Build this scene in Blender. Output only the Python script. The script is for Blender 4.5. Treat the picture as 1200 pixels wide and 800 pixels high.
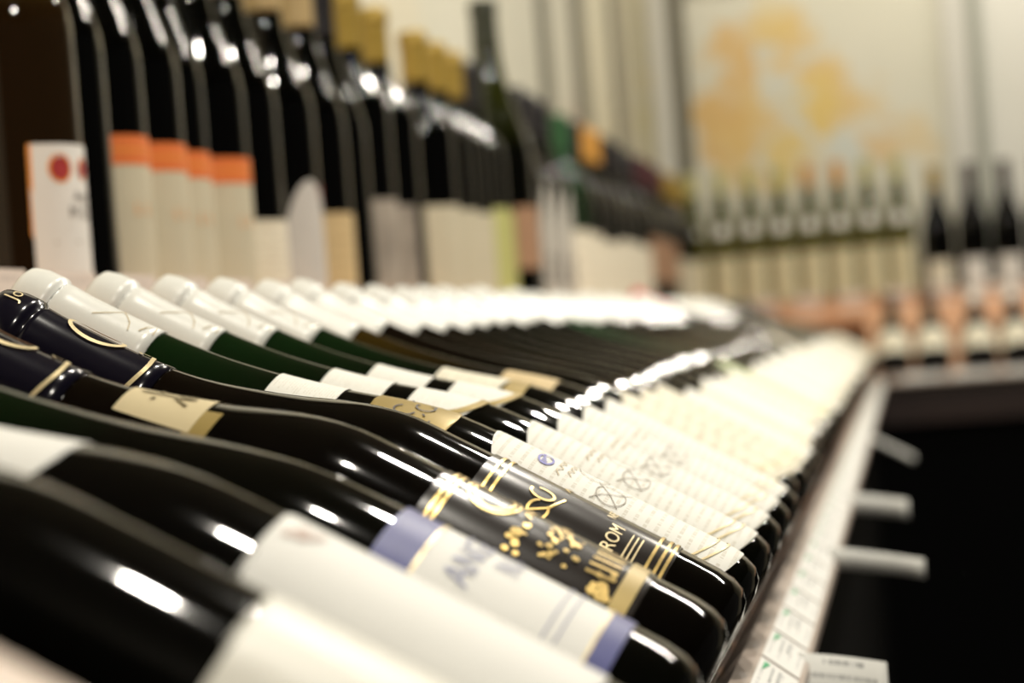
import bpy, bmesh, math, random
from mathutils import Matrix, Vector
random.seed(7)
S = bpy.context.scene
for o in list(bpy.data.objects): bpy.data.objects.remove(o)
C = S.collection
PI = math.pi
ZC = 0.95                       # camera height above the floor

# ------------------------------------------------------------------ camera
F_PX, YAW, PITCH, ROLL = 2800.0, math.radians(9.37), 0.0, math.radians(4.4)
f = Vector((-math.sin(YAW)*math.cos(PITCH), math.cos(YAW)*math.cos(PITCH), math.sin(PITCH)))
r0 = Vector((math.cos(YAW), math.sin(YAW), 0)); u0 = r0.cross(f)
r2 = math.cos(ROLL)*r0 - math.sin(ROLL)*u0
u2 = math.sin(ROLL)*r0 + math.cos(ROLL)*u0
cam = bpy.data.cameras.new('camera'); co = bpy.data.objects.new('camera', cam); C.objects.link(co)
M = Matrix.Identity(4)
for i in range(3):
    M[i][0] = r2[i]; M[i][1] = u2[i]; M[i][2] = -f[i]
M[2][3] = ZC
co.matrix_world = M
cam.sensor_width = 36; cam.lens = F_PX/1200*36
cam.clip_start = 0.02; cam.clip_end = 60
cam.dof.use_dof = True; cam.dof.focus_distance = 0.84; cam.dof.aperture_fstop = 84/9.5
S.camera = co

# ------------------------------------------------------------------ world and exposure
w = bpy.data.worlds.new('world'); S.world = w; w.use_nodes = True
w.node_tree.nodes['Background'].inputs[0].default_value = (1.0, 0.93, 0.80, 1)
w.node_tree.nodes['Background'].inputs[1].default_value = 0.02
S.view_settings.view_transform = 'Standard'; S.view_settings.look = 'None'
S.view_settings.gamma = 1; S.view_settings.use_curve_mapping = False
S.view_settings.exposure = 0.5
CEIL = 1.6                      # ceiling above the camera
LAMP_W = 46.0                   # power of one ceiling spotlight
TUBE_W = 12.0

# ------------------------------------------------------------------ materials
def nodes(m):
    m.use_nodes = True
    return m.node_tree.nodes, m.node_tree.links, m.node_tree.nodes['Principled BSDF']
def mat(name, col, rough=0.5, metal=0.0, ior=1.5, coat=0.0, noise=0.0, nscale=60.0, bump=0.0):
    m = bpy.data.materials.new(name); n, l, b = nodes(m)
    b.inputs['Roughness'].default_value = rough; b.inputs['Metallic'].default_value = metal
    b.inputs['IOR'].default_value = ior; b.inputs['Coat Weight'].default_value = coat
    b.inputs['Coat Roughness'].default_value = 0.05
    t = n.new('ShaderNodeTexCoord'); nz = n.new('ShaderNodeTexNoise'); nz.inputs['Scale'].default_value = nscale
    nz.inputs['Detail'].default_value = 3
    l.new(t.outputs['Object'], nz.inputs['Vector'])
    mx = n.new('ShaderNodeMixRGB'); mx.blend_type = 'MULTIPLY'; mx.inputs[0].default_value = noise
    mx.inputs[1].default_value = (*col, 1); l.new(nz.outputs['Fac'], mx.inputs[2]); l.new(mx.outputs[0], b.inputs['Base Color'])
    if bump:
        bp = n.new('ShaderNodeBump'); bp.inputs['Strength'].default_value = bump; bp.inputs['Distance'].default_value = 0.001
        l.new(nz.outputs['Fac'], bp.inputs['Height']); l.new(bp.outputs[0], b.inputs['Normal'])
    return m
def glass_mat(name, body, neck, z0=0.17, z1=0.235, rough=0.05):
    """Dark bottle glass: full of wine in the body, thinner tinted glass in the neck (object z along the axis)."""
    m = bpy.data.materials.new(name); n, l, b = nodes(m)
    t = n.new('ShaderNodeTexCoord'); sx = n.new('ShaderNodeSeparateXYZ'); l.new(t.outputs['Object'], sx.inputs[0])
    mr = n.new('ShaderNodeMapRange'); mr.inputs['From Min'].default_value = z0; mr.inputs['From Max'].default_value = z1
    l.new(sx.outputs['Z'], mr.inputs['Value'])
    mx = n.new('ShaderNodeMixRGB'); mx.inputs[1].default_value = (*body, 1); mx.inputs[2].default_value = (*neck, 1)
    l.new(mr.outputs[0], mx.inputs[0]); l.new(mx.outputs[0], b.inputs['Base Color'])
    b.inputs['Roughness'].default_value = rough; b.inputs['IOR'].default_value = 1.5
    return m
def print_mat(name, paper, ink, rows=9.0, amount=0.6, rough=0.65, colw=26.0):
    """Paper with rows of small unreadable print, laid out on the label's own UV."""
    m = bpy.data.materials.new(name); n, l, b = nodes(m)
    b.inputs['Roughness'].default_value = rough
    uv = n.new('ShaderNodeUVMap'); uv.uv_map = 'UVMap'
    sx = n.new('ShaderNodeSeparateXYZ'); l.new(uv.outputs[0], sx.inputs[0])
    def mth(op, a, bb=None):
        k = n.new('ShaderNodeMath'); k.operation = op
        for i, v in enumerate((a, bb)):
            if v is None: continue
            if isinstance(v, (int, float)): k.inputs[i].default_value = v
            else: l.new(v, k.inputs[i])
        return k.outputs[0]
    vy = mth('MULTIPLY', sx.outputs['Y'], rows)
    fr = mth('FRACT', vy); row = mth('FLOOR', vy)
    inrow = mth('MULTIPLY', mth('GREATER_THAN', fr, 0.34), mth('LESS_THAN', fr, 0.68))
    cmb = n.new('ShaderNodeCombineXYZ'); l.new(mth('MULTIPLY', sx.outputs['X'], colw), cmb.inputs[0]); l.new(mth('MULTIPLY', row, 7.3), cmb.inputs[1])
    nz = n.new('ShaderNodeTexNoise'); nz.inputs['Scale'].default_value = 1.6; nz.inputs['Detail'].default_value = 1; l.new(cmb.outputs[0], nz.inputs['Vector'])
    cmb2 = n.new('ShaderNodeCombineXYZ'); l.new(mth('MULTIPLY', row, 3.1), cmb2.inputs[0])
    nz2 = n.new('ShaderNodeTexNoise'); nz2.inputs['Scale'].default_value = 3.7; l.new(cmb2.outputs[0], nz2.inputs['Vector'])
    half = mth('MULTIPLY', nz2.outputs['Fac'], 0.62)
    dx = mth('ABSOLUTE', mth('SUBTRACT', sx.outputs['X'], 0.5))
    k = mth('MULTIPLY', mth('MULTIPLY', inrow, mth('GREATER_THAN', nz.outputs['Fac'], 0.47)), mth('LESS_THAN', dx, half))
    k = mth('MULTIPLY', k, amount)
    mx = n.new('ShaderNodeMixRGB'); mx.inputs[1].default_value = (*paper, 1); mx.inputs[2].default_value = (*ink, 1)
    l.new(k, mx.inputs[0]); l.new(mx.outputs[0], b.inputs['Base Color'])
    return m
def wood_mat(name, c1, c2, rough=0.45, scale=6.0, axis=1):
    m = bpy.data.materials.new(name); n, l, b = nodes(m)
    t = n.new('ShaderNodeTexCoord'); mp = n.new('ShaderNodeMapping'); l.new(t.outputs['Object'], mp.inputs[0])
    sc = [scale*6]*3; sc[axis] = scale*0.4; mp.inputs['Scale'].default_value = sc
    nz = n.new('ShaderNodeTexNoise'); nz.inputs['Scale'].default_value = 2; nz.inputs['Detail'].default_value = 5; nz.inputs['Distortion'].default_value = 0.6
    l.new(mp.outputs[0], nz.inputs['Vector'])
    cr = n.new('ShaderNodeValToRGB'); cr.color_ramp.elements[0].color = (*c1, 1); cr.color_ramp.elements[1].color = (*c2, 1)
    cr.color_ramp.elements[0].position = 0.35; cr.color_ramp.elements[1].position = 0.65
    l.new(nz.outputs['Fac'], cr.inputs[0]); l.new(cr.outputs[0], b.inputs['Base Color']); b.inputs['Roughness'].default_value = rough
    return m
def map_mat(name, blobs, size, paper=(0.72, 0.69, 0.56), sea=(0.60, 0.66, 0.66), seed=0.0, river=True):
    """A printed wine-country map: tinted districts on pale paper with a pale river; UV in metres."""
    m = bpy.data.materials.new(name); n, l, b = nodes(m); b.inputs['Roughness'].default_value = 0.5
    uv = n.new('ShaderNodeUVMap'); uv.uv_map = 'UVMap'
    nz = n.new('ShaderNodeTexNoise'); nz.inputs['Scale'].default_value = 13; nz.inputs['Detail'].default_value = 5
    l.new(uv.outputs[0], nz.inputs['Vector'])
    sub = n.new('ShaderNodeVectorMath'); sub.operation = 'SUBTRACT'; l.new(nz.outputs['Color'], sub.inputs[0]); sub.inputs[1].default_value = (0.5,)*3
    scl = n.new('ShaderNodeVectorMath'); scl.operation = 'SCALE'; l.new(sub.outputs[0], scl.inputs[0]); scl.inputs['Scale'].default_value = 0.22
    add = n.new('ShaderNodeVectorMath'); add.operation = 'ADD'; l.new(uv.outputs[0], add.inputs[0]); l.new(scl.outputs[0], add.inputs[1])
    cur = None
    base = n.new('ShaderNodeMixRGB'); base.inputs[1].default_value = (*paper, 1); base.inputs[2].default_value = (paper[0]*0.82, paper[1]*0.83, paper[2]*0.78, 1)
    nb = n.new('ShaderNodeTexNoise'); nb.inputs['Scale'].default_value = 3.0; l.new(uv.outputs[0], nb.inputs['Vector']); l.new(nb.outputs['Fac'], base.inputs[0])
    cur = base.outputs[0]
    for (bx, by, br, col, strength) in blobs:
        d = n.new('ShaderNodeVectorMath'); d.operation = 'DISTANCE'; l.new(add.outputs[0], d.inputs[0]); d.inputs[1].default_value = (bx, by, 0.0)
        sep = n.new('ShaderNodeMapRange'); sep.interpolation_type = 'SMOOTHSTEP'
        sep.inputs['From Min'].default_value = br*1.15; sep.inputs['From Max'].default_value = br*0.55
        sep.inputs['To Min'].default_value = 0; sep.inputs['To Max'].default_value = strength
        l.new(d.outputs['Value'], sep.inputs['Value'])
        mx = n.new('ShaderNodeMixRGB'); l.new(cur, mx.inputs[1]); mx.inputs[2].default_value = (*col, 1); l.new(sep.outputs[0], mx.inputs[0]); cur = mx.outputs[0]
    l.new(cur, b.inputs['Base Color'])
    # the map texture distorts in z too; flatten it
    fl = n.new('ShaderNodeVectorMath'); fl.operation = 'MULTIPLY'; fl.inputs[1].default_value = (1, 1, 0)
    l.new(add.outputs[0], fl.inputs[0])
    for lk in list(l):
        if lk.from_node == add and lk.to_node != fl:
            ts = lk.to_socket; l.remove(lk); l.new(fl.outputs[0], ts)
    return m

G = {
 'green':  glass_mat('green bottle glass', (0.0005, 0.0007, 0.0003), (0.0035, 0.014, 0.003)),
 'black':  glass_mat('black bottle glass', (0.0005, 0.0005, 0.0004), (0.0008, 0.0010, 0.0006)),
 'amber':  glass_mat('amber bottle glass', (0.0008, 0.0006, 0.0003), (0.030, 0.018, 0.002)),
 'brown':  glass_mat('brown bottle glass', (0.0008, 0.0005, 0.0003), (0.004, 0.0020, 0.0008)),
 'ambup':  glass_mat('amber upright glass', (0.014, 0.007, 0.002), (0.07, 0.042, 0.006)),
 'olive':  glass_mat('olive bottle glass', (0.075, 0.07, 0.010), (0.05, 0.06, 0.012)),
 'mag':    glass_mat('tall green bottle glass', (0.0012, 0.0012, 0.0004), (0.022, 0.026, 0.004), 0.20, 0.30),
 'dkgreen':glass_mat('dark green glass', (0.006, 0.02, 0.006), (0.01, 0.06, 0.02)),
}
WHITE = mat('white capsule foil', (0.78, 0.78, 0.73), 0.30, noise=0.06, nscale=90)
PURPLE = mat('dark violet capsule foil', (0.006, 0.005, 0.012), 0.17, coat=0.0, noise=0.3)
GOLD = mat('gold print', (0.66, 0.47, 0.17), 0.28, 0.9, noise=0.2, nscale=200)
PALEGOLD = mat('pale gold print', (0.80, 0.66, 0.38), 0.35, 0.45, noise=0.15)
GOLDFOIL = mat('gold capsule foil', (0.42, 0.28, 0.05), 0.38, 0.35, noise=0.2)
TANFOIL = mat('tan capsule foil', (0.50, 0.36, 0.17), 0.42, 0.1, noise=0.2)
REDFOIL = mat('red capsule foil', (0.55, 0.04, 0.05), 0.35, noise=0.1)
DKFOIL = mat('black capsule foil', (0.012, 0.010, 0.012), 0.35, noise=0.2)
WINEFOIL = mat('wine red capsule foil', (0.07, 0.012, 0.02), 0.35, noise=0.2)
ORFOIL = mat('orange capsule foil', (0.62, 0.30, 0.05), 0.4, noise=0.15)
GRFOIL = mat('green capsule foil', (0.02, 0.10, 0.03), 0.35, noise=0.2)
YLFOIL = mat('yellow green capsule foil', (0.50, 0.48, 0.20), 0.4, noise=0.15)
LAB_WHITE = print_mat('white printed label', (0.80, 0.79, 0.73), (0.42, 0.36, 0.25), 24, 0.40, colw=70)
LAB_PLAIN = mat('plain white label paper', (0.80, 0.79, 0.75), 0.6, noise=0.06)
LAB_CREAM = print_mat('cream printed label', (0.76, 0.72, 0.58), (0.35, 0.27, 0.16), 11, 0.45)
LAB_IVORY = mat('ivory label paper', (0.60, 0.56, 0.42), 0.42, noise=0.10, nscale=30)
LAB_GREY = mat('grey white label paper', (0.56, 0.50, 0.42), 0.45, noise=0.8, nscale=26)
LAB_TAN = print_mat('tan printed label', (0.60, 0.46, 0.24), (0.30, 0.20, 0.10), 8, 0.35)
LAB_SMOKE = mat('smoke brown label', (0.014, 0.009, 0.006), 0.20, coat=0.0, noise=0.3, nscale=40)
LAB_BLUE = mat('blue label band', (0.045, 0.052, 0.25), 0.45, 0.0, noise=0.25, nscale=120)
LAB_GOLD = mat('matt gold label', (0.40, 0.29, 0.09), 0.40, 0.3, noise=0.2)
LAB_ORANGE = mat('orange label band', (0.78, 0.20, 0.05), 0.5, noise=0.12, nscale=40)
LAB_RED = mat('dark red label band', (0.22, 0.04, 0.025), 0.5, noise=0.2)
LAB_YELGR = mat('yellow green label', (0.52, 0.53, 0.20), 0.5, noise=0.15)
LAB_PINK = mat('pinkish brown label', (0.42, 0.25, 0.15), 0.5, noise=0.25)
LAB_PALEGREEN = print_mat('pale green label', (0.62, 0.68, 0.42), (0.25, 0.32, 0.12), 8, 0.4)
LAB_STRAW = print_mat('straw printed label', (0.62, 0.58, 0.38), (0.35, 0.27, 0.16), 9, 0.35)
INK = mat('dark ink', (0.10, 0.085, 0.075), 0.5)
INKSOFT = mat('soft brown ink', (.30, .26, .21), .5)
INKBLUE = mat('blue ink', (0.10, 0.10, 0.42), 0.5)
INKGREY = mat('grey ink', (0.30, 0.31, 0.44), 0.5)
INKTAN = mat('tan ink', (0.46, 0.36, 0.20), 0.5)
INKRED = mat('red seal ink', (0.50, 0.05, 0.05), 0.5, noise=0.5, nscale=300)
INKORANGE = mat('orange ink', (0.85, 0.33, 0.06), 0.5)
TAG = print_mat('white price card', (0.80, 0.79, 0.75), (0.35, 0.35, 0.36), 4, 0.45, colw=14)
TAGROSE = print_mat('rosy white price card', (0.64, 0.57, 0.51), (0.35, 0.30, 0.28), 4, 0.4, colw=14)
TAGTXT = print_mat('white text card', (0.80, 0.79, 0.74), (0.12, 0.12, 0.12), 9, 0.7, colw=44)
TAGGREEN = mat('green price mark', (0.03, 0.40, 0.16), 0.5)
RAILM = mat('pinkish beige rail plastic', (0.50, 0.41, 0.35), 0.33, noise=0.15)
WOOD = wood_mat('salmon shelf wood', (0.52, 0.27, 0.145), (0.66, 0.38, 0.22))
WOODX = wood_mat('salmon shelf wood far', (0.52, 0.27, 0.145), (0.66, 0.38, 0.22), axis=0)
DARKWOOD = wood_mat('dark brown fascia wood', (0.014, 0.004, 0.002), (0.024, 0.008, 0.004), axis=0)
BLACKP = mat('black painted panel', (0.002, 0.002, 0.002), 0.9, noise=0.2)
BLACKP.node_tree.nodes['Principled BSDF'].inputs['Specular IOR Level'].default_value = 0.05
WALL = mat('cream wall paint', (0.55, 0.51, 0.39), 0.8, noise=0.08, nscale=5)
CEILM = mat('ceiling paint', (0.15, 0.14, 0.12), 0.9, noise=0.08, nscale=5)
FLOORM = wood_mat('dark floor', (0.010, 0.008, 0.007), (0.02, 0.016, 0.012))
POSTL = mat('pale grey frame', (0.64, 0.63, 0.57), 0.5, noise=0.08)
POSTD = mat('dark grey frame', (0.17, 0.16, 0.12), 0.5, noise=0.1)
STEEL = mat('white lamp metal', (0.7, 0.7, 0.68), 0.4)

# ------------------------------------------------------------------ helpers
def mesh(name, verts, faces, m, smooth=False, uvs=None):
    me = bpy.data.meshes.new(name); me.from_pydata([tuple(v) for v in verts], [], faces)
    if m: me.materials.append(m)
    if smooth: me.polygons.foreach_set('use_smooth', [True]*len(me.polygons))
    if uvs is not None:
        ul = me.uv_layers.new(name='UVMap')
        for lp in me.loops: ul.data[lp.index].uv = uvs[lp.vertex_index]
    me.update(); return me
def link(name, data, parent=None):
    o = bpy.data.objects.new(name, data); C.objects.link(o)
    if parent: o.parent = parent
    return o
def tag(o, label, cat, group=None):
    o['label'] = label; o['category'] = cat
    if group: o['group'] = group
    return o
def struct(o): o['kind'] = 'structure'; return o
def box_mesh(name, x0, x1, y0, y1, z0, z1, m, bev=0.0):
    bm = bmesh.new(); bmesh.ops.create_cube(bm, size=1)
    for v in bm.verts:
        v.co = Vector((x0+(v.co.x+.5)*(x1-x0), y0+(v.co.y+.5)*(y1-y0), z0+(v.co.z+.5)*(z1-z0)))
    if bev: bmesh.ops.bevel(bm, geom=bm.edges[:], offset=bev, segments=2, affect='EDGES')
    me = bpy.data.meshes.new(name); bm.to_mesh(me); bm.free(); me.materials.append(m); return me
def box(name, x0, x1, y0, y1, z0, z1, m, bev=0.0, parent=None):
    """camera-height coordinates: z is relative to the camera"""
    return link(name, box_mesh(name, x0, x1, y0, y1, z0+ZC, z1+ZC, m, bev), parent)
def extrude_xz(name, poly, y0, y1, m, parent=None):
    n = len(poly); v = [(x, y0, z+ZC) for x, z in poly]+[(x, y1, z+ZC) for x, z in poly]
    fs = [[i, (i+1) % n, n+(i+1) % n, n+i] for i in range(n)]+[list(range(n))[::-1], list(range(n, 2*n))]
    me = mesh(name, v, fs, m)
    bm = bmesh.new(); bm.from_mesh(me); bmesh.ops.recalc_face_normals(bm, faces=bm.faces); bm.to_mesh(me); bm.free()
    return link(name, me, parent)
def extrude_yz(name, poly, x0, x1, m, parent=None):
    n = len(poly); v = [(x0, y, z+ZC) for y, z in poly]+[(x1, y, z+ZC) for y, z in poly]
    fs = [[i, (i+1) % n, n+(i+1) % n, n+i] for i in range(n)]+[list(range(n))[::-1], list(range(n, 2*n))]
    me = mesh(name, v, fs, m)
    bm = bmesh.new(); bm.from_mesh(me); bmesh.ops.recalc_face_normals(bm, faces=bm.faces); bm.to_mesh(me); bm.free()
    return link(name, me, parent)

# profiles: list of (z, r), monotone in z
def burgundy(H=.302, R=.0392, zs=.105, rn=.0142, soft=1.0):
    k = H-.302
    p = [(0.0, .735*R), (.0012, .85*R), (.0042, .94*R), (.0085, .982*R), (.014, .998*R), (.02, R), (.05, R), (zs-.03, R), (zs, R*.995)]
    a, b = zs, .245+k                      # shoulder curve from zs to the neck
    for q, wgt in ((.16, .945), (.29, .80), (.40, .63), (.50, .47), (.64, .29), (.82, .115), (1.0, .03)):
        p.append((a+(b-a)*q, rn+(R-rn)*(1-(1-wgt)**soft)))
    p += [(.275+k, rn), (.285+k, rn+.0004), (.2995+k, rn), (H, rn*.8)]
    return p
def rad(p, z):
    if z <= p[0][0]: return p[0][1]
    for i in range(len(p)-1):
        (a, ra), (b, rb) = p[i], p[i+1]
        if z <= b:
            t = (z-a)/(b-a) if b > a else 0
            # Catmull-Rom through the neighbours
            pm = p[i-1] if i else p[i]; pn = p[i+2] if i+2 < len(p) else p[i+1]
            h = b-a
            m0 = (rb-pm[1])/(b-pm[0])*h if b > pm[0] else 0; m1 = (pn[1]-ra)/(pn[0]-a)*h if pn[0] > a else 0
            if abs(ra-rb) < 1e-6: m0 = m1 = 0
            t2, t3 = t*t, t*t*t
            return (2*t3-3*t2+1)*ra+(t3-2*t2+t)*m0+(-2*t3+3*t2)*rb+(t3-t2)*m1
    return p[-1][1]
def lathe(name, pts, m, seg=40, cap0=True, cap1=True):
    v, fs = [], []
    for z, r in pts:
        for k in range(seg):
            a = 2*PI*k/seg; v.append((r*math.cos(a), r*math.sin(a), z))
    for i in range(len(pts)-1):
        for k in range(seg):
            k2 = (k+1) % seg
            fs.append([i*seg+k, i*seg+k2, (i+1)*seg+k2, (i+1)*seg+k])
    if cap0: fs.append([k for k in range(seg)][::-1])
    if cap1: fs.append([(len(pts)-1)*seg+k for k in range(seg)])
    me = mesh(name, v, fs, m, True)
    if cap0: me.polygons[len(fs)-(2 if cap1 else 1)].use_smooth = False
    return me
def glass_mesh(p, m, seg=40):
    H = p[-1][0]; pts = [(.010, .004), (.006, .018), (.0008, .66*p[6][1])]
    zs = [q[0] for q in p[:5]]+[.014+(H-.014)*i/44 for i in range(1, 44)]+[H]
    pts += [(z, rad(p, z)) for z in zs]
    return lathe('glass', pts, m, seg)
def capsule_mesh(p, length, m, seg=32, ring=.014, e=.0006):
    H = p[-1][0]; z0 = H-length; pts = [(z0, rad(p, z0)+.0001)]
    for i in range(13):
        z = z0+(H-.0015-z0)*i/12
        pts.append((z, rad(p, z)+e))
    zr = H-ring                                   # crimped ring under the lip
    pts = [q for q in pts if abs(q[0]-zr) > .003]
    rr = rad(p, zr)+e
    pts += [(zr-.0026, rr), (zr-.0012, rr-.0007), (zr, rr+.0012), (zr+.0025, rr+.0013)]
    pts = sorted(pts)
    pts = [(z, r+.0011 if z > zr+.0026 else r) for z, r in pts]
    rt = rad(p, H-.0015)+e+.0011
    pts += [(H-.0006, rt-.0004), (H+.0006, rt-.0022), (H+.0009, rt*.45), (H+.0009, .0008)]
    return lathe('capsule', pts, m, seg, cap0=False)
def patch(name, p, z0, z1, half, m, phi0=0.0, c=1.0, eps=.0004, nz=14, na=18, c0=None, c1=None):
    """A label on the glass; c<1 rounds its ends (c0: base end, c1: neck end)."""
    c0 = c if c0 is None else c0; c1 = c if c1 is None else c1
    v, uv, fs = [], [], []
    for i in range(nz+1):
        t = .5-.5*math.cos(PI*i/nz) if min(c0, c1) < 1 else i/nz
        s = 2*t-1; cc = c0 if s < 0 else c1
        h = half
        if abs(s) > cc:
            q = (abs(s)-cc)/(1-cc); h = half*max(math.sqrt(max(0, 1-q*q)), .02)
        z = z0+(z1-z0)*t; r = rad(p, z)+eps
        for j in range(na+1):
            a = phi0+h*(2*j/na-1)
            v.append((r*math.cos(a), r*math.sin(a), z)); uv.append((.5+.5*h/half*(2*j/na-1), t))
    for i in range(nz):
        for j in range(na):
            b = i*(na+1)+j; fs.append([b, b+1, b+na+2, b+na+1])
    return mesh(name, v, fs, m, True, uv)
def wrap(p, x, z, phi0, eps):
    r = rad(p, z)+eps; a = phi0+x/rad(p, z)
    return (r*math.cos(a), r*math.sin(a), z)
def strip(name, p, lines, width, m, phi0=0.0, eps=.0008, closed=False):
    """Printed strokes on the bottle: each line is a list of (x, z) metres across and along."""
    v, fs = [], []
    for ln in lines:
        n = len(ln); b0 = len(v)
        for i, (x, z) in enumerate(ln):
            xa, za = ln[max(i-1, 0)]; xb, zb = ln[min(i+1, n-1)]
            d = math.hypot(xb-xa, zb-za) or 1; nx, nz_ = -(zb-za)/d*width/2, (xb-xa)/d*width/2
            v.append(wrap(p, x+nx, z+nz_, phi0, eps)); v.append(wrap(p, x-nx, z-nz_, phi0, eps))
        for i in range(n-1):
            q = b0+2*i; fs.append([q, q+1, q+3, q+2])
    return mesh(name, v, fs, m)
def ring_pts(cx, cz, rx, rz, a0=0, a1=2*PI, n=28):
    return [(cx+rx*math.cos(a0+(a1-a0)*i/n), cz+rz*math.sin(a0+(a1-a0)*i/n)) for i in range(n+1)]
def text_data(body, size):
    cu = bpy.data.curves.new('t', 'FONT'); cu.body = body; cu.size = size; cu.align_x = 'CENTER'; cu.align_y = 'CENTER'; cu.resolution_u = 3
    o = bpy.data.objects.new('t', cu); C.objects.link(o)
    dg = bpy.context.evaluated_depsgraph_get(); me = bpy.data.meshes.new_from_object(o.evaluated_get(dg))
    v = [tuple(q.co) for q in me.vertices]; fs = [list(q.vertices) for q in me.polygons]
    bpy.data.objects.remove(o); bpy.data.curves.remove(cu); bpy.data.meshes.remove(me)
    return v, fs
def lettering(name, p, rows, m, phi0=0.0, eps=.0009):
    """rows: (text, size, x, z)"""
    v, fs = [], []
    for body, size, x, z in rows:
        tv, tf = text_data(body, size); b = len(v)
        v += [wrap(p, x+q[0], z+q[1], phi0, eps) for q in tv]
        fs += [[i+b for i in ff] for ff in tf]
    return mesh(name, v, fs, m)
def discs(name, p, spots, m, phi0=0.0, eps=.0009, n=10):
    v, fs = [], []
    for x, z, r in spots:
        b = len(v)
        v += [wrap(p, x+r*math.cos(2*PI*i/n), z+r*math.sin(2*PI*i/n), phi0, eps) for i in range(n)]
        fs.append([b+i for i in range(n)])
    return mesh(name, v, fs, m)

class Kind:
    """One kind of bottle: a list of (part name, mesh, parent index)."""
    def __init__(s): s.parts = []
    def add(s, name, me, parent=None): s.parts.append((name, me, parent)); return len(s.parts)-1
def place(kind, matrix, label, group=None, name='wine_bottle'):
    root = link(name, None); root.empty_display_size = .03; root.matrix_world = matrix
    tag(root, label, 'bottle', group)
    made = []
    for nm, me, par in kind.parts:
        made.append(link(nm, me, root if par is None else made[par]))
    return root

# ------------------------------------------------------------------ the shelving: cross-section shared by both displays
TILT = math.radians(30.5)
ca, sa = math.cos(TILT), math.sin(TILT)
BX, BZ, RREF = -.0762, -.1233, .0392           # centre of a base disc; plane lies RREF below the axis
FARY = 5.35                                    # front of the display along the far wall
WALLX, WALLY = -.64, 5.97
UPZ = .040                                     # top of the upper shelf
def lie(y, R=RREF, roll=0.0, slide=0.0, yaw=0.0):
    """A bottle lying on the left slope, neck up towards the wall."""
    o = R-RREF
    loc = Vector((BX+sa*o-ca*slide, y, BZ+ca*o+sa*slide+ZC))
    m = Matrix(((sa, 0, -ca, 0), (0, 1, 0, 0), (ca, 0, sa, 0), (0, 0, 0, 1)))
    return Matrix.Translation(loc) @ Matrix.Rotation(yaw, 4, 'Z') @ m @ Matrix.Rotation(roll, 4, 'Z')
def lie_far(x, R=RREF, roll=0.0, slide=0.0):
    o = R-RREF
    d = -BX-.056
    loc = Vector((x, FARY+d-sa*o+ca*slide, BZ+ca*o+sa*slide+ZC))
    m = Matrix(((0, 1, 0, 0), (-sa, 0, ca, 0), (ca, 0, sa, 0), (0, 0, 0, 1)))
    # local Y must keep the frame right-handed
    m = Matrix(((0, 1, 0, 0), (-sa, 0, ca, 0), (ca, 0, sa, 0), (0, 0, 0, 1)))
    return Matrix.Translation(loc) @ m @ Matrix.Rotation(roll, 4, 'Z')
def stand(x, y, face=0.0):
    return Matrix.Translation((x, y, UPZ+ZC)) @ Matrix.Rotation(face, 4, 'Z')

# setting
struct(box('floor', -.9, 3.2, -2.5, 6.2, -ZC-.02, -ZC, FLOORM))
struct(box('ceiling', -.9, 3.2, -2.5, 6.2, CEIL, CEIL+.05, CEILM))
struct(box('wall_left', WALLX-.1, WALLX, -2.5, WALLY+.1, -ZC, CEIL, WALL))
struct(box('wall_back', WALLX, 3.2, WALLY, WALLY+.1, -ZC, CEIL, WALL))

# left display
y0, y1 = .12, WALLY
px, pz = BX-sa*RREF, BZ-ca*RREF                # foot of the slope plane under a base disc
def sl(t, n): return (px-ca*t+sa*n, pz+sa*t+ca*n)
disp = link('sloped_display_shelf', None); disp.location = (-.25, 2.8, 0)
tag(disp, 'salmon coloured wooden sloping display shelf running along the left wall of maps', 'shelf')
def child_keep(o, root):
    o.parent = root; o.matrix_parent_inverse = Matrix.Translation(root.location).inverted(); return o
child_keep(extrude_xz('slope_board', [sl(-.004, 0), sl(.312, 0), sl(.312, -.016), sl(-.004, -.016)], y0, FARY+.31, WOOD), disp)
xe, ze = sl(.312, 0)
ups = link('upper_shelf', None); ups.location = (-.5, 2.8, ZC)
tag(ups, 'salmon coloured wooden upper shelf carrying the standing bottles along the left wall', 'shelf')
child_keep(extrude_xz('riser', [(xe-.001, ze-.02), (xe-.001, ze), (-.433, .018), (-.445, .018), (-.445, ze-.06)], y0, FARY+.31, WOOD), ups)
child_keep(box('upper_shelf_board', WALLX+.002, -.428, y0, y1-.002, .018, UPZ, WOOD, .002), ups)
child_keep(box('front_panel', -.105, -.088, y0, FARY+.02, -ZC, -.175, BLACKP), disp)
rail = [(-.0780, -.1378), (-.0725, -.1395), (-.0540, -.1535), (-.0540, -.1590), (-.0860, -.1760), (-.1020, -.1760), (-.0945, -.1560)]
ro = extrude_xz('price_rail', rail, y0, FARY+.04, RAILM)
tag(ro, 'long beige price rail along the foot of the left sloping shelf', 'price rail')

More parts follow.
